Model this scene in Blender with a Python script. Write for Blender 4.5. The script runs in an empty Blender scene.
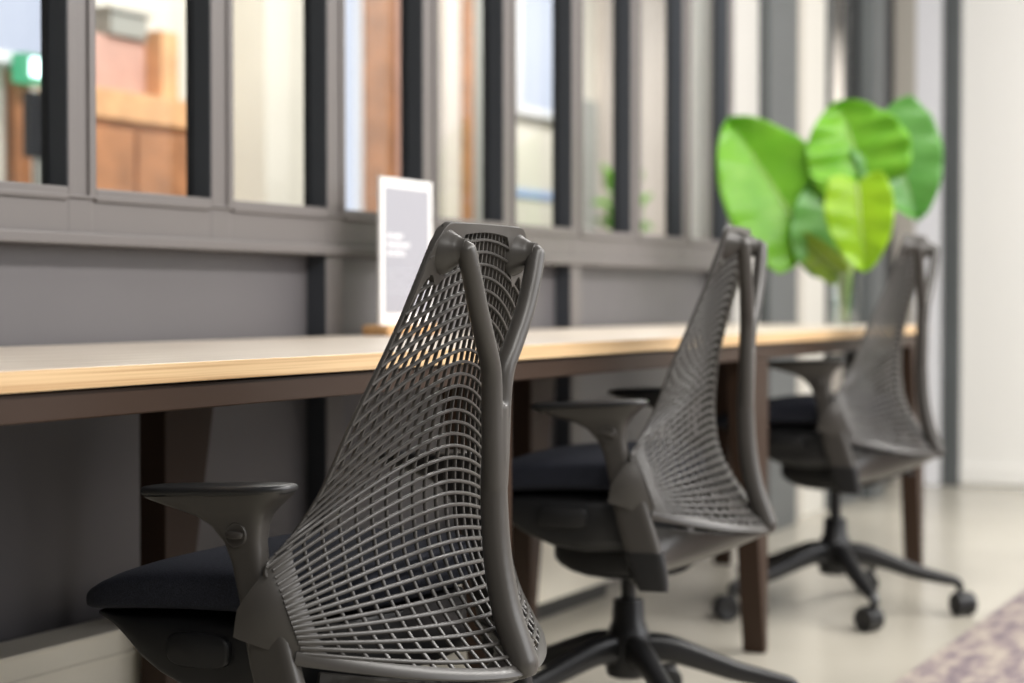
import bpy, bmesh, math, random
from mathutils import Vector, Matrix, Euler
random.seed(7)
SC = bpy.context.scene
COL = SC.collection
PI = math.pi
R = math.radians

# ------------------------------------------------------------------ materials
def mat(name, col, rough=0.5, metal=0.0, bump=None, var=None, spec=0.5, **kw):
    m = bpy.data.materials.new(name); m.use_nodes = True
    nt = m.node_tree; b = nt.nodes['Principled BSDF']
    b.inputs['Base Color'].default_value = (*col, 1)
    b.inputs['Roughness'].default_value = rough
    b.inputs['Metallic'].default_value = metal
    b.inputs['Specular IOR Level'].default_value = spec
    for k, v in kw.items():
        b.inputs[k].default_value = v
    tc = nt.nodes.new('ShaderNodeTexCoord')
    if var:                                   # (scale, amount)
        n = nt.nodes.new('ShaderNodeTexNoise'); n.inputs['Scale'].default_value = var[0]
        n.inputs['Detail'].default_value = 4
        nt.links.new(tc.outputs['Object'], n.inputs['Vector'])
        r = nt.nodes.new('ShaderNodeValToRGB')
        a = var[1]
        r.color_ramp.elements[0].position = .3; r.color_ramp.elements[1].position = .7
        r.color_ramp.elements[0].color = (*[c*(1-a) for c in col], 1)
        r.color_ramp.elements[1].color = (*[min(1, c*(1+a)) for c in col], 1)
        nt.links.new(n.outputs['Fac'], r.inputs['Fac'])
        nt.links.new(r.outputs['Color'], b.inputs['Base Color'])
    if bump:                                  # (scale, strength, distance)
        n = nt.nodes.new('ShaderNodeTexNoise'); n.inputs['Scale'].default_value = bump[0]
        n.inputs['Detail'].default_value = 3
        nt.links.new(tc.outputs['Object'], n.inputs['Vector'])
        bp = nt.nodes.new('ShaderNodeBump'); bp.inputs['Strength'].default_value = bump[1]
        bp.inputs['Distance'].default_value = bump[2]
        nt.links.new(n.outputs['Fac'], bp.inputs['Height'])
        nt.links.new(bp.outputs['Normal'], b.inputs['Normal'])
    return m

def emis(name, col, s):
    m = bpy.data.materials.new(name); m.use_nodes = True
    b = m.node_tree.nodes['Principled BSDF']
    b.inputs['Base Color'].default_value = (*[c*.03 for c in col], 1)
    b.inputs['Emission Color'].default_value = (*col, 1)
    b.inputs['Emission Strength'].default_value = s
    return m

def glass(name, tint=(.93, .95, .96), refl=.06):
    m = bpy.data.materials.new(name); m.use_nodes = True
    nt = m.node_tree; nt.nodes.clear()
    o = nt.nodes.new('ShaderNodeOutputMaterial')
    t = nt.nodes.new('ShaderNodeBsdfTransparent'); t.inputs[0].default_value = (*tint, 1)
    g = nt.nodes.new('ShaderNodeBsdfGlossy'); g.inputs['Roughness'].default_value = .02
    x = nt.nodes.new('ShaderNodeMixShader'); x.inputs[0].default_value = refl
    nt.links.new(t.outputs[0], x.inputs[1]); nt.links.new(g.outputs[0], x.inputs[2])
    nt.links.new(x.outputs[0], o.inputs[0])
    return m

M = {}
M['plastic'] = mat('chair_plastic', (.058, .053, .048), .36, bump=(900, .06, .0004))
M['strand'] = mat('chair_strand', (.054, .050, .046), .36)
M['cushion'] = mat('chair_fabric', (.019, .021, .031), .9, bump=(1100, .6, .0010), var=(700, .55), spec=.3)
M['dark'] = mat('chair_dark', (.010, .010, .011), .45)
M['pad'] = mat('arm_pad', (.020, .020, .021), .33)
M['base'] = mat('chair_base', (.014, .014, .015), .36)
M['emblem'] = mat('emblem', (.10, .085, .065), .4)
M['frame'] = mat('partition_paint', (.135, .122, .117), .42, bump=(260, .05, .0006))
M['panel'] = mat('partition_panel', (.115, .108, .112), .36, var=(2.0, .06))
M['shade_lining'] = mat('shade_lining_dark', (.045, .050, .060), .4)  # dark colour standing in for shade on the reveals
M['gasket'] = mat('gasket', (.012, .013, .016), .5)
M['post'] = mat('grey_post', (.085, .092, .094), .45, var=(3, .08))
M['beige'] = mat('beige_jamb', (.44, .41, .36), .6)
M['white'] = mat('white_plaster', (.80, .785, .75), .7, bump=(60, .05, .002))
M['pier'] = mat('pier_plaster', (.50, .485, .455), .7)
M['offwhite'] = mat('off_white', (.58, .56, .51), .6)
M['whitegloss'] = mat('white_gloss', (.80, .80, .83), .35)
M['trunk'] = mat('white_trunking', (.76, .71, .60), .5, var=(5, .05))
M['steel'] = mat('desk_steel', (.038, .021, .013), .45, spec=.25, bump=(500, .05, .0004))
M['glass'] = glass('pane_glass')
M['vase'] = glass('vase_glass', (.93, .96, .95), .14)
M['paper'] = mat('sign_paper', (.33, .33, .37), .6)
M['paperw'] = mat('sign_white', (.82, .81, .80), .5)
M['ink'] = mat('sign_text', (.80, .79, .82), .6)
M['ink2'] = mat('sign_small_text', (.46, .46, .51), .6)
M['woodblock'] = mat('sign_wood', (.52, .30, .13), .5, var=(40, .25))
M['cream'] = mat('cream_wall', (.70, .655, .57), .7, var=(2, .05))
M['pink'] = mat('pale_wall', (.66, .58, .52), .7, var=(2, .05))
M['orange'] = mat('orange_wood', (.38, .16, .065), .55, var=(9, .28))
M['orangelight'] = mat('light_orange_wood', (.66, .36, .17), .5, var=(12, .15))
M['rose'] = mat('rose_board', (.52, .31, .25), .6, var=(6, .12))
M['greyobj'] = mat('grey_metal', (.30, .30, .27), .5)
M['greyblue'] = mat('blue_grey_board', (.25, .28, .34), .5)
M['screen'] = mat('black_screen', (.010, .011, .014), .25)
M['day'] = emis('daylight_window', (.80, .85, 1.0), .98)
M['daywarm'] = emis('daylight_window_warm', (1.0, .95, .90), .95)
M['exit'] = emis('exit_green', (.10, .62, .30), .9)
M['lamp'] = emis('lamp_glow', (.75, 1.0, .92), 5)
M['blueline'] = mat('blue_band', (.32, .45, .75), .5)
M['leafdark'] = None

def wood_top():
    m = bpy.data.materials.new('desk_maple'); m.use_nodes = True
    nt = m.node_tree; b = nt.nodes['Principled BSDF']; b.inputs['Roughness'].default_value = .36
    tc = nt.nodes.new('ShaderNodeTexCoord'); mp = nt.nodes.new('ShaderNodeMapping')
    mp.inputs['Scale'].default_value = (1.2, 14, 1)
    n = nt.nodes.new('ShaderNodeTexNoise'); n.inputs['Scale'].default_value = 3.0; n.inputs['Detail'].default_value = 5
    r = nt.nodes.new('ShaderNodeValToRGB')
    r.color_ramp.elements[0].position = .3; r.color_ramp.elements[1].position = .72
    r.color_ramp.elements[0].color = (.52, .44, .36, 1); r.color_ramp.elements[1].color = (.65, .57, .48, 1)
    nt.links.new(tc.outputs['Object'], mp.inputs[0]); nt.links.new(mp.outputs[0], n.inputs['Vector'])
    nt.links.new(n.outputs['Fac'], r.inputs[0]); nt.links.new(r.outputs[0], b.inputs['Base Color'])
    return m
def ply_edge():
    m = bpy.data.materials.new('desk_ply_edge'); m.use_nodes = True
    nt = m.node_tree; b = nt.nodes['Principled BSDF']; b.inputs['Roughness'].default_value = .5
    tc = nt.nodes.new('ShaderNodeTexCoord'); mp = nt.nodes.new('ShaderNodeMapping')
    mp.inputs['Scale'].default_value = (.6, .6, 100)
    n = nt.nodes.new('ShaderNodeTexNoise'); n.inputs['Scale'].default_value = 3.2; n.inputs['Detail'].default_value = 3
    r = nt.nodes.new('ShaderNodeValToRGB')
    r.color_ramp.elements[0].position = .35; r.color_ramp.elements[1].position = .6
    r.color_ramp.elements[0].color = (.46, .28, .13, 1); r.color_ramp.elements[1].color = (.66, .46, .25, 1)
    nt.links.new(tc.outputs['Object'], mp.inputs[0]); nt.links.new(mp.outputs[0], n.inputs['Vector'])
    nt.links.new(n.outputs['Fac'], r.inputs[0]); nt.links.new(r.outputs[0], b.inputs['Base Color'])
    return m
M['top'] = wood_top(); M['ply'] = ply_edge()
M['floor'] = mat('floor_concrete', (.45, .42, .355), .24, var=(1.3, .10), bump=(6, .04, .004))

def rug_mat():
    m = bpy.data.materials.new('rug'); m.use_nodes = True
    nt = m.node_tree; b = nt.nodes['Principled BSDF']; b.inputs['Roughness'].default_value = .95
    b.inputs['Specular IOR Level'].default_value = .1
    tc = nt.nodes.new('ShaderNodeTexCoord'); mp = nt.nodes.new('ShaderNodeMapping')
    mp.inputs['Scale'].default_value = (5, 13, 1)
    n = nt.nodes.new('ShaderNodeTexNoise'); n.inputs['Scale'].default_value = 1.6; n.inputs['Detail'].default_value = 6
    n.inputs['Roughness'].default_value = .7
    r = nt.nodes.new('ShaderNodeValToRGB')
    e = r.color_ramp.elements
    e[0].position = .34; e[0].color = (.12, .095, .115, 1)
    e[1].position = .66; e[1].color = (.40, .35, .29, 1)
    x = e.new(.46); x.color = (.22, .18, .185, 1)
    x = e.new(.55); x.color = (.31, .265, .235, 1)
    nt.links.new(tc.outputs['Object'], mp.inputs[0]); nt.links.new(mp.outputs[0], n.inputs['Vector'])
    nt.links.new(n.outputs['Fac'], r.inputs[0]); nt.links.new(r.outputs[0], b.inputs['Base Color'])
    return m
M['rug'] = rug_mat()

def leaf_mat(name, c1, c2):
    m = bpy.data.materials.new(name); m.use_nodes = True
    nt = m.node_tree; b = nt.nodes['Principled BSDF']; b.inputs['Roughness'].default_value = .35
    out = nt.nodes['Material Output']
    tc = nt.nodes.new('ShaderNodeTexCoord')
    n = nt.nodes.new('ShaderNodeTexNoise'); n.inputs['Scale'].default_value = 9; n.inputs['Detail'].default_value = 3
    r = nt.nodes.new('ShaderNodeValToRGB')
    r.color_ramp.elements[0].position = .3; r.color_ramp.elements[1].position = .7
    r.color_ramp.elements[0].color = (*c1, 1); r.color_ramp.elements[1].color = (*c2, 1)
    nt.links.new(tc.outputs['Object'], n.inputs['Vector'])
    nt.links.new(n.outputs['Fac'], r.inputs[0]); nt.links.new(r.outputs[0], b.inputs['Base Color'])
    tr = nt.nodes.new('ShaderNodeBsdfTranslucent'); nt.links.new(r.outputs[0], tr.inputs[0])
    x = nt.nodes.new('ShaderNodeMixShader'); x.inputs[0].default_value = .45
    nt.links.new(b.outputs[0], x.inputs[1]); nt.links.new(tr.outputs[0], x.inputs[2])
    nt.links.new(x.outputs[0], out.inputs[0])
    return m
M['leaf1'] = leaf_mat('leaf_bright', (.17, .46, .025), (.27, .58, .05))
M['leaf2'] = leaf_mat('leaf_yellow', (.30, .54, .018), (.42, .66, .03))
M['leaf3'] = leaf_mat('leaf_deep', (.11, .33, .06), (.19, .44, .11))
M['leaf4'] = leaf_mat('leaf_olive', (.24, .36, .03), (.33, .46, .05))
M['stem'] = leaf_mat('leaf_stem', (.42, .56, .20), (.52, .64, .26))

# ------------------------------------------------------------------ helpers
def tag(o, label=None, cat=None, group=None, kind=None):
    if label: o['label'] = label
    if cat: o['category'] = cat
    if group: o['group'] = group
    if kind: o['kind'] = kind
    return o

def link(name, bm, m, parent=None, smooth=False, bevel=0, seg=2, sub=0, angle=None):
    me = bpy.data.meshes.new(name)
    bmesh.ops.recalc_face_normals(bm, faces=bm.faces)
    bm.to_mesh(me); bm.free()
    for mm in (m if isinstance(m, (list, tuple)) else [m]):
        me.materials.append(mm)
    o = bpy.data.objects.new(name, me); COL.objects.link(o)
    if smooth:
        for p in me.polygons: p.use_smooth = True
        if angle: me.set_sharp_from_angle(angle=R(angle))
    if bevel:
        b = o.modifiers.new('bevel', 'BEVEL'); b.width = bevel; b.segments = seg
        b.limit_method = 'ANGLE'; b.angle_limit = R(35)
    if sub:
        s = o.modifiers.new('sub', 'SUBSURF'); s.levels = sub; s.render_levels = sub
    if parent: o.parent = parent
    return o

def empty(name, loc=(0, 0, 0), rz=0):
    o = bpy.data.objects.new(name, None); COL.objects.link(o)
    o.location = loc; o.rotation_euler = (0, 0, rz); o.empty_display_size = .1
    return o

def box(bm, x0, x1, y0, y1, z0, z1, mi=0):
    v = [bm.verts.new(p) for p in ((x0,y0,z0),(x1,y0,z0),(x1,y1,z0),(x0,y1,z0),(x0,y0,z1),(x1,y0,z1),(x1,y1,z1),(x0,y1,z1))]
    fs = [bm.faces.new([v[i] for i in q]) for q in ((0,3,2,1),(4,5,6,7),(0,1,5,4),(1,2,6,5),(2,3,7,6),(3,0,4,7))]
    for f in fs: f.material_index = mi
    return fs

def loft(bm, rings, cap=True, closed=True):
    vr = [[bm.verts.new(p) for p in r] for r in rings]
    n = len(vr[0])
    for a, b in zip(vr, vr[1:]):
        for i in range(n if closed else n-1):
            j = (i+1) % n
            bm.faces.new((a[i], a[j], b[j], b[i]))
    if cap:
        bm.faces.new(list(reversed(vr[0]))); bm.faces.new(vr[-1])
    return vr

def sup(cx, cy, hx, hy, e=4.0, n=32):
    """superellipse ring in a plane -> list of (a, b)"""
    out = []
    for i in range(n):
        t = 2*PI*i/n; c, s = math.cos(t), math.sin(t)
        out.append((cx + hx*math.copysign(abs(c)**(2/e), c), cy + hy*math.copysign(abs(s)**(2/e), s)))
    return out

def catmull(pts, n):
    P = [Vector(p) for p in pts]; P = [2*P[0]-P[1]] + P + [2*P[-1]-P[-2]]
    out = []
    m = len(P)-3
    for k in range(n+1):
        u = k/n*m; i = min(int(u), m-1); t = u-i
        a, b, c, d = P[i:i+4]
        out.append(.5*((2*b)+(c-a)*t+(2*a-5*b+4*c-d)*t*t+(3*b-3*c+d-a)*t**3))
    return out

def pchip(xs, ys):
    n = len(xs); h = [xs[i+1]-xs[i] for i in range(n-1)]; dl = [(ys[i+1]-ys[i])/h[i] for i in range(n-1)]
    d = [0]*n; d[0] = dl[0]; d[-1] = dl[-1]
    for i in range(1, n-1):
        if dl[i-1]*dl[i] > 0:
            w1 = 2*h[i]+h[i-1]; w2 = h[i]+2*h[i-1]
            d[i] = (w1+w2)/(w1/dl[i-1]+w2/dl[i])
    def f(x):
        x = min(max(x, xs[0]), xs[-1]); i = 0
        while i < n-2 and x > xs[i+1]: i += 1
        t = (x-xs[i])/h[i]
        return ((1+2*t)*(1-t)**2*ys[i] + t*(1-t)**2*h[i]*d[i] + t*t*(3-2*t)*ys[i+1] + t*t*(t-1)*h[i]*d[i+1])
    return f

def sweep(bm, path, secs, up=Vector((0, 1, 0)), n=16, e=2.6, cap=True, ups=None):
    """rounded section swept along path; secs[i] = (half-width across, half-depth along up)"""
    rings = []
    N = len(path)
    for i, p in enumerate(path):
        a = path[max(0, i-1)]; b = path[min(N-1, i+1)]
        T = (Vector(b)-Vector(a)).normalized()
        U = ups[i] if ups else up
        U = (U - T*U.dot(T)).normalized(); W = T.cross(U)
        hw, hd = secs[i]
        rings.append([Vector(p) + W*x + U*y for x, y in sup(0, 0, hw, hd, e, n)])
    loft(bm, rings, cap)

def cyl(bm, c, r0, r1, h, axis='z', n=24):
    rings = []
    for k, (r, o) in enumerate(((r0, 0), (r1, h))):
        ring = []
        for i in range(n):
            a = 2*PI*i/n; u, v = r*math.cos(a), r*math.sin(a)
            p = {'z': (u, v, o), 'x': (o, u, v), 'y': (v, o, u)}[axis]
            ring.append(Vector(c)+Vector(p))
        rings.append(ring)
    loft(bm, rings)

def lathe(bm, prof, c=(0, 0, 0), n=32, cap=True):
    loft(bm, [[Vector((c[0]+r*math.cos(2*PI*i/n), c[1]+r*math.sin(2*PI*i/n), c[2]+z)) for i in range(n)] for r, z in prof], cap)

def sheet(bm, P, th, NORM=None):
    """thick sheet from a grid of points P[i][j]"""
    ni, nj = len(P), len(P[0])
    def nrm(i, j):
        a = P[min(i+1, ni-1)][j]-P[max(i-1, 0)][j]; b = P[i][min(j+1, nj-1)]-P[i][max(j-1, 0)]
        v = a.cross(b)
        return v.normalized() if v.length > 1e-12 else Vector((0, -1, 0))
    A = [[None]*nj for _ in range(ni)]; B = [[None]*nj for _ in range(ni)]
    for i in range(ni):
        for j in range(nj):
            n = nrm(i, j)
            if NORM and n.dot(NORM) < 0: n = -n
            A[i][j] = bm.verts.new(P[i][j]+n*th/2); B[i][j] = bm.verts.new(P[i][j]-n*th/2)
    for i in range(ni-1):
        for j in range(nj-1):
            bm.faces.new((A[i][j], A[i+1][j], A[i+1][j+1], A[i][j+1]))
            bm.faces.new((B[i][j], B[i][j+1], B[i+1][j+1], B[i+1][j]))
    for i in range(ni-1):
        bm.faces.new((A[i][0], B[i][0], B[i+1][0], A[i+1][0])); bm.faces.new((A[i][nj-1], A[i+1][nj-1], B[i+1][nj-1], B[i][nj-1]))
    for j in range(nj-1):
        bm.faces.new((A[0][j], A[0][j+1], B[0][j+1], B[0][j])); bm.faces.new((A[ni-1][j], B[ni-1][j], B[ni-1][j+1], A[ni-1][j+1]))

# ------------------------------------------------------------------ the task chair
ZB, ZT = .345, .890
_c = [(.345,-.292),(.41,-.232),(.469,-.197),(.511,-.184),(.563,-.181),(.65,-.189),(.732,-.206),(.828,-.229),(.89,-.237)]
YC = pchip([a for a, b in _c], [b for a, b in _c])
# side edge of the web as a curve over height, and the height at which each strand meets it
_e = [(.392,.274,-.136),(.425,.284,-.130),(.455,.2885,-.121),(.4935,.287,-.1045),(.510,.268,-.110),(.530,.246,-.117),(.581,.210,-.134),
      (.646,.188,-.154),(.7426,.157,-.190),(.8426,.129,-.2245),(.889,.113,-.238)]
_EX = pchip([q[0] for q in _e], [q[1] for q in _e]); _EY = pchip([q[0] for q in _e], [q[2] for q in _e])
EZ = pchip([.345,.40,.50,.60,.63,.68,.725,.77,.82,.857,.878,.89], [.392,.414,.448,.4935,.518,.568,.632,.702,.770,.824,.856,.889])
EX = lambda z: _EX(EZ(z))
EY = lambda z: _EY(EZ(z))
PW = pchip([.345, .45, .60, .75, .89], [1.8, 1.8, 1.8, 1.8, 2.0])
def S(s, k):
    z = ZB + k*(ZT-ZB); a = abs(s)
    xe, ye, ze = EX(z), EY(z), EZ(z); yc = YC(z)
    h = a**PW(z); hz = a**1.7
    return Vector((xe*s, yc + (ye-yc)*h, z + (ze-z)*hz))
def SN(s, k):
    d = .004
    k0, k1 = max(0, k-d), min(1, k+d)
    a = S(min(1, s+d), k) - S(max(-1, s-d), k); b = S(s, k1) - S(s, k0)
    v = a.cross(b).normalized()
    return v if v.y < 0 else -v            # points rearward, away from the sitter

def ribbon(bm, pts, nrms, w, d, off=0.0, wsc=None):
    hw, hd = w/2, d/2; c = .55
    sec = [(hw, -hd*c), (hw, hd*c), (hw*c, hd), (-hw*c, hd), (-hw, hd*c), (-hw, -hd*c), (-hw*c, -hd), (hw*c, -hd)]
    rings = []
    N = len(pts)
    for i in range(N):
        T = (pts[min(N-1, i+1)]-pts[max(0, i-1)]).normalized()
        n = (nrms[i]-T*nrms[i].dot(T)).normalized(); b = n.cross(T)
        ww = wsc[i] if wsc else 1
        oo = off[i] if isinstance(off, list) else off
        rings.append([pts[i] + n*(oo+y) + b*(x*ww) for x, y in sec])
    loft(bm, rings)

def chair_back(root):
    bm = bmesh.new()
    NK = 36
    for k in range(NK+1):
        kk = k/NK
        lim = .972 if 0 < kk < .468 else 1.0        # strands run out on the solid wings
        ss = [lim*(-1 + 2*i/56) for i in range(57)]
        pts = [S(s, kk) for s in ss]; nr = [SN(s, kk) for s in ss]
        w = .0037 + .0017*max(0, min(1, (.62-kk)/.35))
        if k == 0: ribbon(bm, pts, nr, .016, .007, 0)
        elif k == NK: continue
        else: ribbon(bm, pts, nr, w, .0050, [.0014 - (.0012*max(0, min(1, (abs(s)-.92)/.05)) if kk < .47 else 0) for s in ss])
    NV = 24
    for i in range(1, NV):
        s = -1 + 2*i/NV
        ks = [.0 + j/60 for j in range(61)]
        ribbon(bm, [S(s, k) for k in ks], [SN(s, k) for k in ks], .0031, .0046, [-.0018 + .0018*max(0, min(1, (.6-k)/.3)) for k in ks], [1 + .65*max(0, min(1, (.62-k)/.35)) for k in ks])
    for sg in (-1, 1):                         # taut edge cords
        ks = [.44 + .54*j/50 for j in range(51)]
        ribbon(bm, [S(sg, k) for k in ks], [SN(sg*.97, k) for k in ks], .0042, .0055, 0)
    o = link('suspension_back', bm, M['strand'], root, smooth=True, angle=50)
    return o

def chair_back_frame(root):
    # solid top bar with its two corner caps and lugs
    bm = bmesh.new()
    P = []
    for i in range(61):
        s = -1 + 2*i/60; a = abs(s)
        t = min(1, max(0, (a-.46)/.16)); sm = t*t*(3-2*t)
        lo = .988 - .046*sm - .034*math.exp(-((a-.70)/.10)**2)
        t2 = min(1, max(0, (a-.84)/.16)); lo -= .050*t2*t2
        hi = 1.0 - .016*max(0, (a-.78)/.22)**3
        P.append([S(s, lo + (hi-lo)*j/10) + Vector((0, 0, .004*(j/10))) for j in range(11)])
    sheet(bm, P, .0085)
    o = link('top_frame', bm, M['plastic'], root, smooth=True, bevel=.003, angle=50)
    for sg in (-1, 1):
        bm = bmesh.new()
        x, z = sg*.093, .860
        prof = [(.026, -.228), (.0235, -.236), (.0185, -.243), (.0155, -.249), (.0140, -.252), (.0125, -.254), (.0115, -.262)]
        rings = []
        for r, y in prof:
            rings.append([Vector((x + r*math.cos(2*PI*i/24), y, z + 1.15*r*math.sin(2*PI*i/24))) for i in range(24)])
        loft(bm, rings)
        link('pivot_lug', bm, M['plastic'], o, smooth=True, angle=50)
    # side wings: the web closes to a solid triangle on the arm post
    for sg in (-1, 1):
        bm = bmesh.new()
        P = []
        NKW = 24
        for i in range(19):
            row = []
            for j in range(NKW+1):
                q = j/NKW
                k = q*.468
                p0 = S(.89, k); p0 = p0 - SN(.89, k)*.0015
                p1 = S(1, k)
                p2 = Vector((.2935, -.066, .414)).lerp(Vector((.2935, -.072, .446)), q)
                p1 = p1 + (p1-(p0+p2)/2)*.38
                t = i/18
                p = p0*(1-t)**2 + p1*2*t*(1-t) + p2*t*t
                p.x *= sg
                row.append(p)
            P.append(row)
        sheet(bm, P, .006)
        link('side_wing', bm, M['plastic'], root, smooth=True, angle=65)

def chair_tower(root):
    bm = bmesh.new()
    pts = catmull([(0,-.296,.335),(0,-.283,.37),(0,-.266,.42),(0,-.254,.485),(0,-.2495,.56),(0,-.251,.62),(0,-.252,.67)], 40)
    secs = []
    for i in range(41):
        t = i/40
        w = .0215 - .0055*min(1, t*1.05)
        d = .0190 - .0040*min(1, t*1.05)
        if t < .06: w *= .55+.45*t/.06; d *= .55+.45*t/.06
        secs.append((w, d))
    sweep(bm, pts, secs, up=Vector((0, -1, 0)), e=2.5)
    for sg in (-1, 1):
        pts = catmull([(sg*.006,-.251,.57),(sg*.010,-.252,.63),(sg*.0125,-.253,.68),(sg*.0185,-.255,.715),(sg*.038,-.258,.747),(sg*.064,-.261,.79),(sg*.083,-.262,.832),(sg*.0985,-.261,.871)], 36)
        secs = []
        for i in range(37):
            t = i/36
            r = .0132 - .0012*t
            d = .0140 - .0016*t
            if t > .965: q = (t-.965)/.035; f = math.sqrt(max(.04, 1-q*q)); r *= f; d *= f
            secs.append((r, d))
        sweep(bm, pts, secs, up=Vector((0, -1, 0)), e=2.1)
    o = link('spine_tower', bm, M['plastic'], root, smooth=True)
    r = o.modifiers.new('remesh', 'REMESH'); r.mode = 'VOXEL'; r.voxel_size = .0028; r.use_smooth_shade = True
    s = o.modifiers.new('smooth', 'SMOOTH'); s.factor = .5; s.iterations = 6
    for sg in (-1, 1):
        bm = bmesh.new(); cyl(bm, (sg*.094, -.258, .860), .0090, .0090, .012, 'y', 20)
        link('pivot_pin', bm, M['dark'], o, smooth=True, angle=50)
    bm = bmesh.new()                           # small round emblem moulded into the foot
    n = 28
    rings = []
    for i in range(n):
        a = 2*PI*i/n; c = Vector((.0215, -.291, .374)); u = Vector((0, .35, 1)).normalized(); v = Vector((0, 1, -.35)).normalized()
        rd = u*math.cos(a)+v*math.sin(a)
        rings.append([c + rd*(.0062 + .0008*math.cos(b)) + Vector((.0008*math.sin(b), 0, 0)) for b in (0, PI/2, PI, 1.5*PI)])
    rings.append(rings[0]); loft(bm, rings, cap=False)
    link('ring_emblem', bm, M['emblem'], o, smooth=True)

def chair_seat(root):
    bm = bmesh.new()
    prof = [(-.160,.085,.436,.448),(-.155,.120,.427,.466),(-.140,.155,.422,.478),(-.115,.190,.421,.485),(-.08,.218,.420,.487),(0,.230,.420,.482),(.08,.232,.418,.478),
            (.14,.230,.414,.470),(.185,.224,.410,.458),(.218,.212,.407,.442),(.240,.186,.408,.429),(.250,.145,.413,.421)]
    rings = []
    for y, hx, zb, zt in prof:
        zc, hz = (zb+zt)/2, (zt-zb)/2
        ring = []
        for a, b in sup(0, 0, hx, hz, 5, 48):
            dome = 0.006*(1-(a/hx)**2) if b > 0 else 0
            ring.append(Vector((a, y, zc + b + dome)))
        rings.append(ring)
    loft(bm, rings)
    link('seat_cushion', bm, M['cushion'], root, smooth=True, sub=1)
    bm = bmesh.new()
    prof = [(-.160,.08,.365,.421),(-.13,.15,.330,.421),(-.08,.212,.312,.422),(0,.222,.310,.421),(.06,.224,.318,.420),(.10,.222,.334,.420),(.13,.218,.352,.416),
            (.155,.214,.376,.414),(.18,.206,.392,.412),(.215,.190,.402,.409)]
    rings = []
    for y, hx, zb, zt in prof:
        zc, hz = (zb+zt)/2, (zt-zb)/2
        rings.append([Vector((a, y, zc + b)) for a, b in sup(0, 0, hx, hz, 6, 48)])
    loft(bm, rings)
    o = link('seat_shell', bm, M['dark'], root, smooth=True, angle=45)
    bm = bmesh.new()
    for sg in (-1,):
        rings = []
        for x in (.216, .2285, .231):
            hh = .021 if x < .23 else .017
            rings.append([Vector((sg*x, .035 + a, .378 + b)) for a, b in sup(0, 0, .046 - (.004 if x > .23 else 0), hh, 3.5, 28)])
        loft(bm, rings)
    link('adjustment_lever', bm, M['dark'], o, smooth=True, bevel=.002, angle=40)
    # tilt housing below the shell and the tray that carries the back
    bm = bmesh.new()
    prof = [(-.16,.055,.262,.315),(-.10,.085,.248,.322),(0,.09,.240,.325),(.07,.075,.252,.325),(.11,.05,.275,.322)]
    loft(bm, [[Vector((a, y, (zb+zt)/2 + b)) for a, b in sup(0, 0, hx, (zt-zb)/2, 4, 32)] for y, hx, zb, zt in prof])
    link('tilt_housing', bm, M['dark'], root, smooth=True, sub=1)
    bm = bmesh.new()
    P = []
    for i in range(25):
        s = -1 + 2*i/24
        row = []
        for j in range(13):
            t = j/12
            rear = Vector((.205*s, -.288 + .165*abs(s)**2.2, .340 + .022*abs(s)**2))
            front = Vector((.272*s, -.100 - .045*abs(s)**3, .268 + .026*abs(s)**2))
            mid = (rear+front)/2 + Vector((0, 0, -.014))
            row.append(rear*(1-t)**2 + mid*2*t*(1-t) + front*t*t)
        P.append(row)
    sheet(bm, P, .012)
    link('back_carrier', bm, M['plastic'], root, smooth=True, bevel=.003, angle=50)

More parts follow.
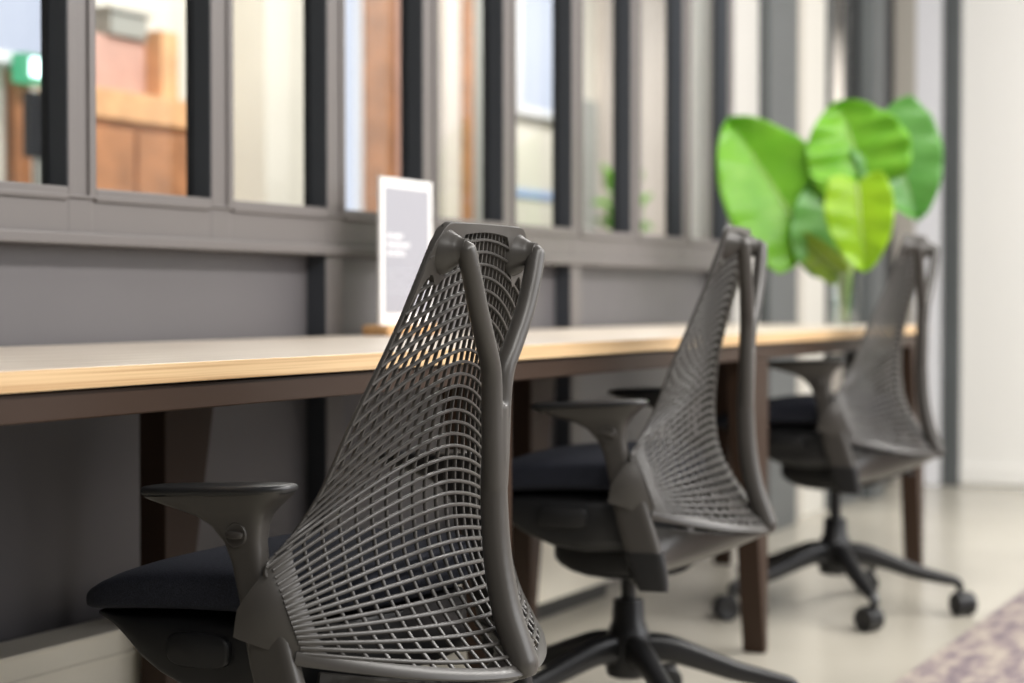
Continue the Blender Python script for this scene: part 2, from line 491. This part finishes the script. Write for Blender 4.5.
def chair_arm(root, sg):
    bm = bmesh.new()
    prof = [(.290,-.104,-.160,.0115,.272),(.310,-.099,-.158,.0125,.272),(.345,-.088,-.150,.013,.272),(.377,-.078,-.140,.013,.272),(.410,-.071,-.130,.013,.272),
            (.444,-.066,-.116,.013,.272),(.470,-.060,-.103,.0135,.272),(.497,-.053,-.095,.014,.271),(.520,-.042,-.091,.015,.270),(.538,-.024,-.093,.017,.269),(.550,-.002,-.098,.020,.268),(.558,.022,-.106,.024,.268),
            (.565,.043,-.115,.028,.268),(.571,.060,-.123,.031,.268),(.576,.070,-.127,.033,.268)]
    rings = []
    for z, yf, yr, hx, xc in prof:
        yc, hy = (yf+yr)/2, (yf-yr)/2
        ring = []
        for a, b in sup(0, 0, hx, hy, 4.2, 40):
            tilt = (z-.50)/.076*(-.0085)*((yc+b+.035)/.11) if z > .50 else 0
            ring.append(Vector((sg*(xc + a), yc + b, z + tilt)))
        rings.append(ring)
    loft(bm, rings)
    o = link('armrest', bm, M['plastic'], root, smooth=True, angle=60)
    bm = bmesh.new()
    rings = []
    for dz, gr in ((-.0065,-.003),(-.005,0),(-.001,.0012),(.002,.0005),(.0038,-.0025),(.0045,-.008)):
        rings.append([Vector((sg*(.268 + a), -.026 + b, .5805 + dz - .050*(b))) for a, b in sup(0, 0, .035+gr, .102+gr, 3.2, 56)])
    loft(bm, rings)
    link('arm_pad', bm, M['pad'], o, smooth=True, angle=60)
    bm = bmesh.new()                            # round height button with a grip bar, on the outer face
    x = .2685
    rings = []
    for xx, r in ((x, .0145), (x+.0185, .0145), (x+.0195, .0135), (x+.0188, .0115), (x+.0185, .004)):
        rings.append([Vector((sg*xx, -.064 + r*math.cos(2*PI*i/28), .530 + r*math.sin(2*PI*i/28))) for i in range(28)])
    loft(bm, rings)
    rings = []
    for xx, g in ((x+.017, 0), (x+.0235, 0), (x+.0245, -.001)):
        rings.append([Vector((sg*xx, -.064 + a, .530 + b)) for a, b in sup(0, 0, .0115+g, .0042+g, 3, 24)])
    loft(bm, rings)
    link('height_button', bm, M['plastic'], o, smooth=True, angle=45)
    bm = bmesh.new()                            # lower sleeve and its bracket under the seat
    rings = []
    for z, yf, yr, hx in ((.262,-.116,-.166,.012),(.275,-.110,-.166,.0135),(.305,-.098,-.163,.0155),(.328,-.091,-.158,.0165)):
        rings.append([Vector((sg*(.270 + a), (yf+yr)/2 + b, z)) for a, b in sup(0, 0, hx, (yf-yr)/2, 4.5, 32)])
    loft(bm, rings)
    path = catmull([(sg*.270,-.135,.290),(sg*.235,-.125,.268),(sg*.15,-.09,.264),(sg*.05,-.06,.275)], 16)
    sweep(bm, path, [(.020, .009)]*17, up=Vector((0, 0, 1)), n=16, e=3)
    link('arm_bracket', bm, M['dark'], o, smooth=True, angle=45)

CAST_R, BASE_ROT, BY = .312, R(-147), -.03
def chair_base():
    """five-star base with castors (stays on the floor whatever the seat height)"""
    root = empty('base_tmp')
    return root

def star_base(parent, rot):
    bm = bmesh.new()
    lathe(bm, [(.030,.095),(.040,.100),(.043,.115),(.043,.165),(.038,.185),(.031,.20),(.029,.235),(.027,.242),(.018,.242)], n=36)
    hub = link('base', bm, M['base'], parent, smooth=True, angle=45); hub.location.y = BY
    bm = bmesh.new(); lathe(bm, [(.014,.20),(.014,.36)], n=24)
    link('gas_column', bm, M['dark'], parent, smooth=True, angle=45).location.y = BY
    proto_leg = proto_c = None
    for k in range(5):
        if not proto_leg:
            bm = bmesh.new()
            pts = catmull([(.020,0,.150),(.07,0,.150),(.13,0,.132),(.20,0,.108),(.27,0,.092),(.305,0,.084),(.314,0,.068)], 30)
            secs = [(.021 - .010*(i/30), .029 - .0185*min(1, (i/30)*1.15)) for i in range(31)]
            sweep(bm, pts, secs, up=Vector((0, 0, 1)), n=20, e=3.0)
            proto_leg = link('base_leg', bm, M['base'], hub, smooth=True, angle=50)
            proto_leg.rotation_euler.z = rot
            # castor: hood, stem and two wheels
            bm = bmesh.new()
            lathe(bm, [(.008,.045),(.008,.075)], n=16)
            rings = []
            for y in (-.008, .008):
                rings.append([Vector((-.016 + a, y, .034 + b)) for a, b in [(.031*math.cos(2*PI*i/24), .029*math.sin(2*PI*i/24)) for i in range(24)]])
            loft(bm, rings)
            proto_c = link('castor', bm, M['dark'], parent, smooth=True, bevel=.002, angle=45)
            for sg in (-1, 1):
                bm = bmesh.new()
                rings = []
                for y, r in ((.008,.024),(.010,.0295),(.022,.0300),(.0255,.027),(.026,.018),(.0245,.016),(.0245,.006)):
                    rings.append([Vector((-.016 + r*math.cos(2*PI*i/32), sg*y, .0305 + r*math.sin(2*PI*i/32))) for i in range(32)])
                loft(bm, rings)
                link('wheel', bm, M['dark'], proto_c, smooth=True, angle=40)
            leg, cs = proto_leg, proto_c
        else:
            leg = proto_leg.copy(); COL.objects.link(leg); leg.rotation_euler.z = rot + k*2*PI/5
            cs = proto_c.copy(); COL.objects.link(cs)
            for w in proto_c.children:
                c = w.copy(); COL.objects.link(c); c.parent = cs
        a = rot + k*2*PI/5
        cs.location = (CAST_R*math.cos(a), CAST_R*math.sin(a)+BY, 0)
        cs.rotation_euler.z = a + (.6, 2.1, -1.0, .3, 2.9)[k]

GROUND_PARTS = ('base', 'castor')
def make_chair():
    root = empty('task_chair')
    chair_back(root); chair_back_frame(root); chair_tower(root); chair_seat(root)
    chair_arm(root, -1); chair_arm(root, 1)
    star_base(root, BASE_ROT)
    return root
def copy_tree(o, parent=None):
    c = o.copy(); COL.objects.link(c)
    if parent: c.parent = parent
    for ch in list(o.children): copy_tree(ch, c)
    return c
def pose_chair(root, loc, rot, lift, base_rot):
    root.location = loc; root.rotation_euler.z = rot
    for ch in root.children:
        nm = ch.name.split('.')[0]
        if nm in GROUND_PARTS:
            if base_rot:
                c = Matrix.Translation((0, BY, 0))
                m = c @ Matrix.Rotation(base_rot, 4, 'Z') @ c.inverted() @ ch.matrix_basis
                ch.matrix_basis = m
        elif nm == 'gas_column': ch.location.z = lift*.5
        else: ch.location.z = lift

chair = make_chair()
chair2 = copy_tree(chair); chair3 = copy_tree(chair)
pose_chair(chair, (2.045, 1.288, 0), R(-.5), 0, R(20))
pose_chair(chair2, (3.18, 1.367, 0), R(9), .04, R(0))
pose_chair(chair3, (4.62, 1.395, 0), R(1), .07, 0)
G = 'black task chairs along the wooden desk'
tag(chair, 'large sharply focused black task chair with an open web back, nearest on the desk', 'chair', G)
tag(chair2, 'middle black web-backed task chair, turned side-on beside the brown front desk leg', 'chair', G)
tag(chair3, 'small blurred black task chair at the far desk end in front of the green plant', 'chair', G)

# ------------------------------------------------------------------ the shared desk
DX0, DX1, DF, DB, DT = -.6, 5.46, 1.33, 2.025, .726
desk = tag(empty('shared_desk', (2.4, 1.68, 0)), 'long pale plywood-edged desk on dark steel legs along the grey glazed partition', 'desk')
def desk_part(name, bm, m, **k):
    o = link(name, bm, m, desk, **k); o.matrix_parent_inverse = Matrix.Translation((-2.4, -1.68, 0)); return o
bm = bmesh.new()
for f in box(bm, DX0, DX1, DF, DB, DT-.024, DT):
    pass
bm.normal_update()
for f in bm.faces: f.material_index = 0 if abs(f.normal.z) > .5 else 1
desk_part('tabletop', bm, [M['top'], M['ply']], bevel=.0015)
bm = bmesh.new()
box(bm, DX0+.02, DX1-.012, DF+.008, DF+.048, .668, DT-.0265)
box(bm, DX0+.02, DX1-.012, DB-.06, DB-.02, .668, DT-.0265)
box(bm, DX1-.052, DX1-.012, DF+.048, DB-.06, .668, DT-.0265)
desk_part('steel_rail', bm, M['steel'], bevel=.002)
bm = bmesh.new(); box(bm, DX0+.04, DX1-.05, DF+.03, DB-.04, DT-.0270, DT-.0242)
desk_part('shadow_gap_spacer', bm, M['dark'])  # dark sheet standing in for the shadow gap between top and rails
def leg_bm(x, y0, y1, flip=False):
    bm = bmesh.new()
    sgn = -1 if flip else 1
    def ring(z, w, ins):
        xs = (x, x+sgn*w)
        return [Vector((xs[0], y0+ins, z)), Vector((xs[1], y0+ins, z)), Vector((xs[1], y1-ins*.2, z)), Vector((xs[0], y1-ins*.2, z))]
    loft(bm, [ring(0, .022, .0), ring(.012, .024, .0), ring(.36, .085, 0), ring(.667, .150, 0)])
    return bm
for x in (.10, 1.41, 2.70, 4.005, 5.445):
    desk_part('leg', leg_bm(x, DF+.009, DF+.062, True), M['steel'], bevel=.003)
for x in (.02, 1.29, 2.50, 3.90, 5.28):
    desk_part('leg', leg_bm(x, DB-.14, DB-.085, False), M['steel'], bevel=.003)

# ------------------------------------------------------------------ glazed partition (the setting)
WN = 2.05                        # front face of the partition
def tk(k): return 3.268 + .4065*k
FW = .064
KMIN, KMAX = -8, 6
TOP = 2.6
bm = bmesh.new()
for k in range(KMIN, KMAX+1):
    lower = (k % 3 == 0)
    box(bm, tk(k), tk(k)+FW, WN, WN+.058, 0 if lower else .895, TOP)
box(bm, tk(KMIN), tk(KMAX)+FW, WN+.001, WN+.057, .912, .972)     # mid rail
box(bm, tk(KMIN), tk(KMAX)+FW, WN-.012, WN+.08, .893, .914)      # lower lip
box(bm, tk(KMIN), tk(KMAX)+FW, WN-.006, WN+.08, .972, .978)      # thin ridge
box(bm, tk(KMIN), tk(KMAX)+FW, WN+.002, WN+.057, 2.40, TOP)
box(bm, tk(KMIN), tk(KMAX)+FW, WN+.002, WN+.057, 0, .06)
link('trim_1', bm, M['frame'], bevel=.003)['kind'] = 'structure'
bm = bmesh.new()
for k in range(-9, 6, 3):
    x0, x1 = tk(k)+FW, tk(k+3)
    if k == -9: x0 = tk(KMIN)+FW
    box(bm, x0-.005, x1+.005, WN+.048, WN+.0575, .05, .9)
pw = link('wall_back', bm, M['panel']); pw['kind'] = 'structure'
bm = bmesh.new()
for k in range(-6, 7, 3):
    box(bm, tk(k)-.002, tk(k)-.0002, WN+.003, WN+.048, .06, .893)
link('shade_lining', bm, M['shade_lining'], pw)  # dark strips added on the panel reveals in place of shade
n = 0
for k in range(KMIN, KMAX):
    n += 1
    x0, x1 = tk(k)+FW, tk(k+1); z0, z1 = .976, 2.41
    bm = bmesh.new(); f = .0145
    for a in ((x0-.014, x0+f*.3, z0, z1), (x1-f*.3, x1+.014, z0, z1), (x0+f*.3, x1-f*.3, z0-.008, z0+f), (x0+f*.3, x1-f*.3, z1-f, z1)):
        box(bm, a[0], a[1], WN-.005, WN+.03, a[2], a[3])
    w = link('window_%d' % n, bm, M['frame'], bevel=.002); w['kind'] = 'structure'
    bm = bmesh.new()
    for a in ((x0-.002, x0+.008, z0, z1), (x1-.008, x1+.002, z0, z1), (x0+.008, x1-.008, z0, z0+.012), (x0+.008, x1-.008, z1-.012, z1)):
        box(bm, a[0], a[1], WN+.036, WN+.050, a[2], a[3])
    link('gasket', bm, M['gasket'], w)
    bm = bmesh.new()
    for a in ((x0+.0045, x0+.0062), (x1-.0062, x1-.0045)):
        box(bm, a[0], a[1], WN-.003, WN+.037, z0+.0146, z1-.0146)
    link('shade_lining', bm, M['shade_lining'], w)  # window reveal sides darkened the same way, shade put into the colour
    bm = bmesh.new(); box(bm, x0, x1, WN+.0405, WN+.0455, z0, z1)
    link('pane', bm, M['glass'], w)

# strip of wall past the partition, up to the corner
def struct(name, m, *boxes, bevel=.003):
    bm = bmesh.new()
    for b in boxes: box(bm, *b)
    o = link(name, bm, m, bevel=bevel); o['kind'] = 'structure'; return o
struct('wall_pier', M['pier'], (5.775, 6.05, 2.06, 2.20, 0, 2.6))
struct('trim_2', M['post'], (6.05, 6.36, 2.02, 2.16, 0, 2.6))
struct('trim_3', M['beige'], (6.36, 6.49, 2.04, 2.16, 0, 2.6))
struct('door_1', M['offwhite'], (6.49, 6.83, 2.06, 2.12, 0, 2.6))
dg = struct('window_20', M['post'], (6.83, 6.85, 2.04, 2.12, 0, 2.6), (6.85, 7.27, 2.04, 2.12, 0, .30))
bm = bmesh.new(); box(bm, 6.85, 7.27, 2.042, 2.047, .30, 2.6); link('pane', bm, M['glass'], dg)
struct('trim_4', M['post'], (7.27, 7.45, 1.995, 2.05, 0, 2.6))
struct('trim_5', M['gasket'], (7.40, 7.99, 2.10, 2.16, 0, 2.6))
struct('trim_6', M['beige'], (7.97, 8.06, 2.005, 2.10, 0, 2.6))
struct('door_2', M['whitegloss'], (7.972, 8.05, 1.885, 2.005, 0, 2.6))
struct('trim_7', M['post'], (7.965, 8.06, 1.81, 1.885, 0, 2.6))
struct('wall_right', M['white'], (8.0, 8.12, -4.0, 1.81, 0, 2.6), bevel=0)
struct('baseboard_right', M['white'], (7.988, 8.0, -4.0, 1.81, .012, .09), bevel=.002)
struct('floor', M['floor'], (-4, 18, -6, 6.4, -.05, 0), bevel=0)

# white trunking along the foot of the partition
tb = tag(empty('cable_trunking', (1.6, 1.98, 0)), 'long low white box trunking on the floor under the desk, against the partition', 'trunking')
def tpart(name, m, *boxes, bevel=.002):
    bm = bmesh.new()
    for b in boxes: box(bm, *b)
    o = link(name, bm, m, tb, bevel=bevel); o.matrix_parent_inverse = Matrix.Translation((-1.6, -1.98, 0)); return o
tpart('casing', M['trunk'], (-1.0, 4.60, 1.952, 2.045, .052, .246))
tpart('lid', M['trunk'], (-1.0, 4.60, 1.948, 2.045, .2465, .252))
tpart('seam_strip', M['trunk'], (-1.0, 4.60, 1.9485, 1.953, .205, .212))
tpart('plinth', M['dark'], (-1.0, 4.58, 1.985, 2.04, 0, .052))

# ------------------------------------------------------------------ rug
bm = bmesh.new(); box(bm, 2.75, 6.9, -3.0, .985, .0005, .009)
tag(link('rug', bm, M['rug'], bevel=.003), 'mottled purple and beige rug on the pale floor, lower right', 'rug')

# ------------------------------------------------------------------ standing sign
sg_ = empty('table_sign', (3.43, 1.955, DT), R(2))
tag(sg_, 'white-framed grey notice in a wooden foot standing on the desk by the windows', 'sign')
W, H0, H1 = .118, .016, .330
bm = bmesh.new(); box(bm, -W, W, -.004, .004, H0, H1); link('board', bm, M['paperw'], sg_, bevel=.0015)
bm = bmesh.new(); box(bm, -W+.017, W-.017, -.0050, -.0035, H0+.030, H1-.020); pp = link('printed_panel', bm, M['paper'], sg_)
# three short lines of white lettering and fainter small print, too small to read
def text_line(bm, x0, x1, z, h):
    x = x0
    while x < x1:
        w = random.choice((.0045, .006, .008, .0055))
        hh = h*random.choice((1, .75, .75, .85))
        box(bm, x, min(x1, x+w), -.0058, -.0049, z, z+hh); x += w + random.choice((.0016, .0016, .005))
bm = bmesh.new()
text_line(bm, -W+.028, -.022, .203, .012); text_line(bm, -W+.028, .006, .185, .012); text_line(bm, -W+.028, -.016, .167, .012)
link('lettering', bm, M['ink'], pp)
bm = bmesh.new()
for i in range(5): text_line(bm, -W+.028, .030 - .01*(i % 3), .135 - .012*i, .005)
link('small_print', bm, M['ink2'], pp)
bm = bmesh.new(); box(bm, -.137, .10, -.032, .032, 0, .022); link('wooden_foot', bm, M['woodblock'], sg_, bevel=.006)

# ------------------------------------------------------------------ plant in a glass vase
PX, PY = 5.15, 1.495
plant = tag(empty('elephant_ear_plant', (PX, PY, DT)), 'broad-leaved bright green plant in a clear glass vase at the far desk end', 'plant')
INVP = Matrix.Translation((-PX, -PY, -DT))
def ppart(name, bm, m, parent=plant, **k):
    o = link(name, bm, m, parent, **k)
    if parent is plant: o.matrix_parent_inverse = INVP
    return o
bm = bmesh.new()
lathe(bm, [(.001,.001),(.036,.001),(.040,.006),(.041,.06),(.046,.150),(.0435,.150),(.0385,.06),(.037,.012),(.001,.010)], (PX, PY, DT), 40, cap=False)
vs = ppart('vase', bm, M['vase'], smooth=True, angle=40)
bm = bmesh.new(); lathe(bm, [(.0355,.012),(.0375,.055),(.038,.075)], (PX, PY, DT), 40)
ppart('water', bm, M['vase'], smooth=True, angle=40)
def leaf(base, tip, width, nrm, m, curl=.02, droop=.03, ruffle=.006, stem_to=None):
    base, tip = Vector(base), Vector(tip)
    L = (tip-base).length; T = (tip-base)/L
    Nn = Vector(nrm); Nn = (Nn-T*Nn.dot(T)).normalized(); B = T.cross(Nn)
    NU, NV = 36, 24
    P = []
    back = .16                                   # lobes reach behind the stalk joint
    for i in range(NU+1):
        row = []
        for j in range(NV+1):
            v = -1 + 2*j/NV; a = abs(v)
            u0 = -back*(1-(1-a)**2)*(1.15-.5*a)  # heart-shaped rear edge
            u = u0 + (1-u0)*(i/NU)
            uu = i/NU
            hw = width/2*(math.sin(PI*min(1, (.20+.80*uu)))**.62)*(1-.10*uu) if uu < 1 else 0
            hw = max(hw, .0015)
            x = hw*v
            vein = abs(math.sin((u*7.5 - a*1.6)*PI))
            z = -curl*(1-a)**1.5*1.0 + curl*.6*a*a + ruffle*a*math.sin(u*21 + v*1.7) - .0035*(1-vein)**4*(1-.3*a) - droop*(u-.35)**2*2
            row.append(base + T*(u*L) + B*x + Nn*z)
        P.append(row)
    bm = bmesh.new(); sheet(bm, P, .0016, Nn)
    o = ppart('leaf', bm, m, smooth=True)
    bm = bmesh.new()
    pts = [base + T*(t*L*.97) + Nn*(-curl - droop*(t-.35)**2*2 + .0012) for t in [i/20 for i in range(21)]]
    sweep(bm, pts, [(.0036*(1-.8*i/20), .0026*(1-.8*i/20)) for i in range(21)], up=Nn, n=8, e=2)
    ppart('midrib', bm, M['stem'], o, smooth=True)
    o.children[0].matrix_parent_inverse = Matrix.Identity(4)
    bm = bmesh.new()
    foot = Vector((PX + (base.x-PX)*.06, PY + (base.y-PY)*.06, DT+.014))
    neck = Vector((PX + (base.x-PX)*.16, PY + (base.y-PY)*.16, DT+.15))
    bb = base - Nn*curl
    mid = Vector((PX + (bb.x-PX)*.55, PY + (bb.y-PY)*.55, neck.z*.42 + bb.z*.58 + .03))
    path = catmull([foot, neck, mid, bb], 24)
    sweep(bm, path, [(.0065-.003*i/24,)*2 for i in range(25)], up=Vector((1, .2, 0)), n=10, e=2)
    ppart('stalk', bm, M['stem'], smooth=True)
NC = Vector((-.93, -.33, .15))
leaf((5.13,1.600,.975), (5.10,1.826,1.335), .345, (-.9,-.42,.12), M['leaf1'], ruffle=.006)
leaf((5.20,1.450,1.150), (5.20,1.530,1.378), .315, (-.92,-.3,.30), M['leaf1'], curl=.024, ruffle=.012)
leaf((5.29,1.425,1.335), (5.26,1.305,1.035), .275, (-.85,-.45,.1), M['leaf3'], ruffle=.006)
leaf((5.04,1.430,1.125), (5.02,1.402,.880), .200, (-.97,-.2,.2), M['leaf2'], ruffle=.004, curl=.014)
leaf((5.15,1.50,.92), (5.14,1.580,1.15), .27, (-.93,-.33,.15), M['leaf3'], ruffle=.006)
leaf((5.11,1.510,.880), (5.10,1.640,.995), .095, (-.9,-.3,-.25), M['leaf4'], ruffle=.003, curl=.012)

# ------------------------------------------------------------------ the room beyond the glass
YB = 4.2
struct('wall_far', M['cream'], (-3.0, 18.0, YB, YB+.15, 0, 4.6), bevel=0)
struct('column_1', M['cream'], (6.00, 6.19, YB-.16, YB, 0, 4.6), (6.25, 6.39, YB-.12, YB, 0, 4.6))
struct('groove_shade', M['greyobj'], (6.19, 6.25, YB-.03, YB, 0, 4.6))  # grey strip painted in as the shadow line of the column groove
struct('trim_8', M['pink'], (7.62, 7.80, YB-.06, YB, 0, 4.6), (9.52, 16, YB-.06, YB, 0, 4.6))
def daywin(n, x0, x1, z0, z1, m, bars=True):
    w = struct('window_%d' % n, M['whitegloss'], (x0-.02, x0+.012, YB-.05, YB, z0-.03, z1+.03), (x1-.012, x1+.02, YB-.05, YB, z0-.03, z1+.03),
               (x0+.012, x1-.012, YB-.05, YB, z0-.03, z0+.01), (x0+.012, x1-.012, YB-.05, YB, z1-.01, z1+.03))
    bm = bmesh.new(); box(bm, x0, x1, YB-.025, YB-.02, z0, z1); link('pane', bm, m, w)
daywin(21, 4.30, 4.90, 1.60, 1.84, M['day'])
daywin(22, 6.42, 6.89, .9, 2.7, M['day'])
daywin(23, 8.46, 9.02, 1.78, 2.8, M['day'])
daywin(24, 9.95, 10.25, 2.25, 2.9, M['day'])
daywin(25, 10.80, 11.4, 2.1, 2.9, M['daywarm'])
struct('trim_9', M['blueline'], (8.42, 9.3, YB-.012, YB, 1.33, 1.37))
def thing(name, label, cat, parts, loc, group=None):
    o = tag(empty(name, loc), label, cat, group)
    for nm, m, bxs in parts:
        bm = bmesh.new()
        for b in bxs: box(bm, *b)
        p = link(nm, bm, m, o, bevel=.004); p.matrix_parent_inverse = Matrix.Translation([-v for v in loc])
    return o
thing('wooden_cupboard', 'orange-brown wooden cupboard seen blurred through the second window pane from left', 'cupboard',
      [('body', M['orange'], [(4.88, 5.45, 4.0, 4.185, 0, 1.41)]), ('top_board', M['orangelight'], [(4.86, 5.47, 3.98, 4.185, 1.41, 1.51)]),
       ('back_board', M['rose'], [(4.90, 5.36, 4.12, 4.185, 1.51, 1.72)]), ('side_panel', M['orangelight'], [(5.36, 5.46, 4.05, 4.185, 1.51, 1.76)]),
       ('door', M['orange'], [(4.90, 5.12, 3.985, 4.0, .1, 1.38), (5.14, 5.42, 3.985, 4.0, .1, 1.38)])], (5.13, 4.1, 0))
thing('storage_box', 'grey box resting on top of the orange wooden cupboard', 'box',
      [('body', M['greyobj'], [(5.14, 5.345, 4.10, 4.18, 1.722, 1.80)]), ('lid', M['greyobj'], [(5.13, 5.355, 4.09, 4.18, 1.80, 1.82)])], (5.24, 4.14, 1.722))
thing('display_screen', 'dark blurred screen behind the leftmost window pane', 'screen',
      [('panel', M['screen'], [(4.56, 4.72, 3.96, 3.99, 1.25, 1.46)]), ('stand', M['greyobj'], [(4.62, 4.65, 3.97, 4.0, 1.13, 1.28), (4.56, 4.71, 3.92, 4.05, 1.12, 1.13)])], (4.64, 3.98, 1.12))
thing('side_table', 'pale table under the dark screen behind the leftmost window pane', 'table',
      [('tabletop', M['whitegloss'], [(3.6, 4.78, 3.6, 4.15, 1.08, 1.118)]), ('leg', M['greyobj'], [(3.65, 3.70, 3.65, 3.7, 0, 1.08)]),
       ('leg', M['greyobj'], [(4.68, 4.73, 3.65, 3.7, 0, 1.08)]), ('leg', M['greyobj'], [(4.68, 4.73, 4.05, 4.1, 0, 1.08)]), ('leg', M['greyobj'], [(3.65, 3.70, 4.05, 4.1, 0, 1.08)])], (4.45, 3.9, 0))
struct('trim_10', M['orange'], (4.72, 4.80, YB-.04, YB, 0, 1.56))
exs = thing('exit_sign', 'small green lit sign with a white glow in the leftmost window pane', 'sign',
      [('housing', M['exit'], [(4.695, 4.80, 4.10, 4.155, 1.51, 1.605)]), ('lamp', M['lamp'], [(4.722, 4.772, 4.085, 4.10, 1.53, 1.59)])], (4.85, 4.12, 1.475))
thing('wooden_door', 'narrow orange-brown wooden door behind the fourth window pane', 'door',
      [('leaf', M['orange'], [(6.93, 7.20, YB-.05, YB-.006, 0, 2.3)]), ('frame', M['rose'], [(7.20, 7.28, YB-.06, YB-.006, 0, 2.35)])], (7.1, YB-.03, 0))
thing('notice_board', 'blue-grey board beside the orange door, seen through the fourth window pane', 'board',
      [('board', M['greyblue'], [(7.30, 7.58, YB-.045, YB-.006, 0, 2.0)]), ('edge', M['greyobj'], [(7.29, 7.30, YB-.045, YB-.01, 0, 2.01)])], (7.44, YB-.02, 0))
thing('wooden_post', 'slim orange timber post seen through the fifth window pane', 'post',
      [('shaft', M['orange'], [(7.80, 7.89, YB-.08, YB-.004, .0, 2.6)]), ('foot', M['orangelight'], [(7.78, 7.91, YB-.10, YB-.002, 0, .08)])], (7.845, YB-.04, 0))
struct('trim_11', M['greyobj'], (7.93, 8.36, YB-.05, YB, 0, 4.6), (9.10, 9.46, YB-.04, YB, 0, 1.9))
# small bushy plant far behind
fp = tag(empty('bushy_plant', (9.0, 3.8, 0)), 'blurred green plant in the far room, low in the seventh window pane', 'plant')
bm = bmesh.new(); lathe(bm, [(.10,0),(.13,.05),(.16,.42),(.15,.42),(.13,.36)], (0, 0, 0), 24)
link('pot', bm, M['greyobj'], fp, smooth=True, angle=40)
bm = bmesh.new()
for i in range(70):
    a = random.uniform(0, 2*PI); r = random.uniform(.0, .12); z = random.uniform(.55, 1.45)
    if z < .8: r *= .6
    d = Vector((math.cos(a), math.sin(a), random.uniform(.1, .9))).normalized(); b = d.orthogonal().normalized()
    c = Vector((r*math.cos(a), r*math.sin(a), z)); l = random.uniform(.09, .14); w = l*.34
    nn = d.cross(b)
    P = [[c + d*(l*u) + b*(w*math.sin(PI*min(1, u*.92+.06))*v) + nn*(.02*abs(v)-.03*u*u) for v in (-1, -.5, 0, .5, 1)] for u in (0, .2, .4, .6, .8, 1)]
    sheet(bm, P, .002)
link('foliage', bm, M['leaf1'], fp, smooth=True)
bm = bmesh.new(); cyl(bm, (0, 0, .36), .018, .012, .85, 'z', 12); link('stem', bm, M['stem'], fp, smooth=True)

# ------------------------------------------------------------------ light
def area(name, loc, target, sx, sy, power, col=(1, .97, .93), spread=180):
    l = bpy.data.lights.new(name, 'AREA'); l.shape = 'RECTANGLE'; l.size = sx; l.size_y = sy
    l.energy = power; l.color = col; l.spread = R(spread)
    o = bpy.data.objects.new(name, l); COL.objects.link(o); o.location = loc
    o.rotation_euler = (Vector(target)-Vector(loc)).to_track_quat('-Z', 'Y').to_euler()
    return o
w = bpy.data.worlds.new('World'); SC.world = w; w.use_nodes = True
w.node_tree.nodes['Background'].inputs[0].default_value = (.93, .96, 1, 1)
w.node_tree.nodes['Background'].inputs[1].default_value = .12
for i, (x, e) in enumerate(((-.2, 30), (1.4, 42), (3.0, 56), (4.6, 66), (6.2, 58))):
    area('ceiling_light_%d' % i, (x, -.85, 2.75), (x, .3, .3), 1.3, .40, e)
area('desk_light', (4.4, 1.0, 2.75), (4.2, 1.2, 0), 2.4, .3, 40)
area('window_light', (4.6, -3.2, 2.0), (3.2, 1.6, .7), 4.6, 2.0, 125, (.98, .98, 1.0))
area('end_light', (7.0, .9, 2.7), (7.4, 1.2, 0), .9, .9, 10)
for i, x in enumerate((5.2, 8.2, 11.5, 14.5)):  # unseen lamps; the farthest is added to brighten the end pane
    area('far_room_light_%d' % i, (x, 3.1, 2.75), (x, 3.6, 0), 1.6, .5, 70, (1, .96, .90))

# ------------------------------------------------------------------ camera
th = math.atan(918/1850)
cam = bpy.data.cameras.new('Camera'); co = bpy.data.objects.new('Camera', cam); COL.objects.link(co)
cam.sensor_width = 36; cam.lens = 1850*36/1024; cam.clip_start = .05
co.location = (0, 0, .8)
p = math.atan(41.5/1850)
d = Vector((math.cos(th)*math.cos(p), math.sin(th)*math.cos(p), -math.sin(p)))
co.rotation_euler = d.to_track_quat('-Z', 'Y').to_euler()
cam.dof.use_dof = True; cam.dof.focus_distance = 2.28; cam.dof.aperture_fstop = 3.0
SC.camera = co
SC.view_settings.view_transform = 'Standard'; SC.view_settings.look = 'None'
SC.view_settings.gamma = 1; SC.view_settings.use_curve_mapping = False
SC.view_settings.exposure = 0.0
SC.cycles.use_denoising = True
SC.cycles.max_bounces = 8; SC.cycles.transparent_max_bounces = 16
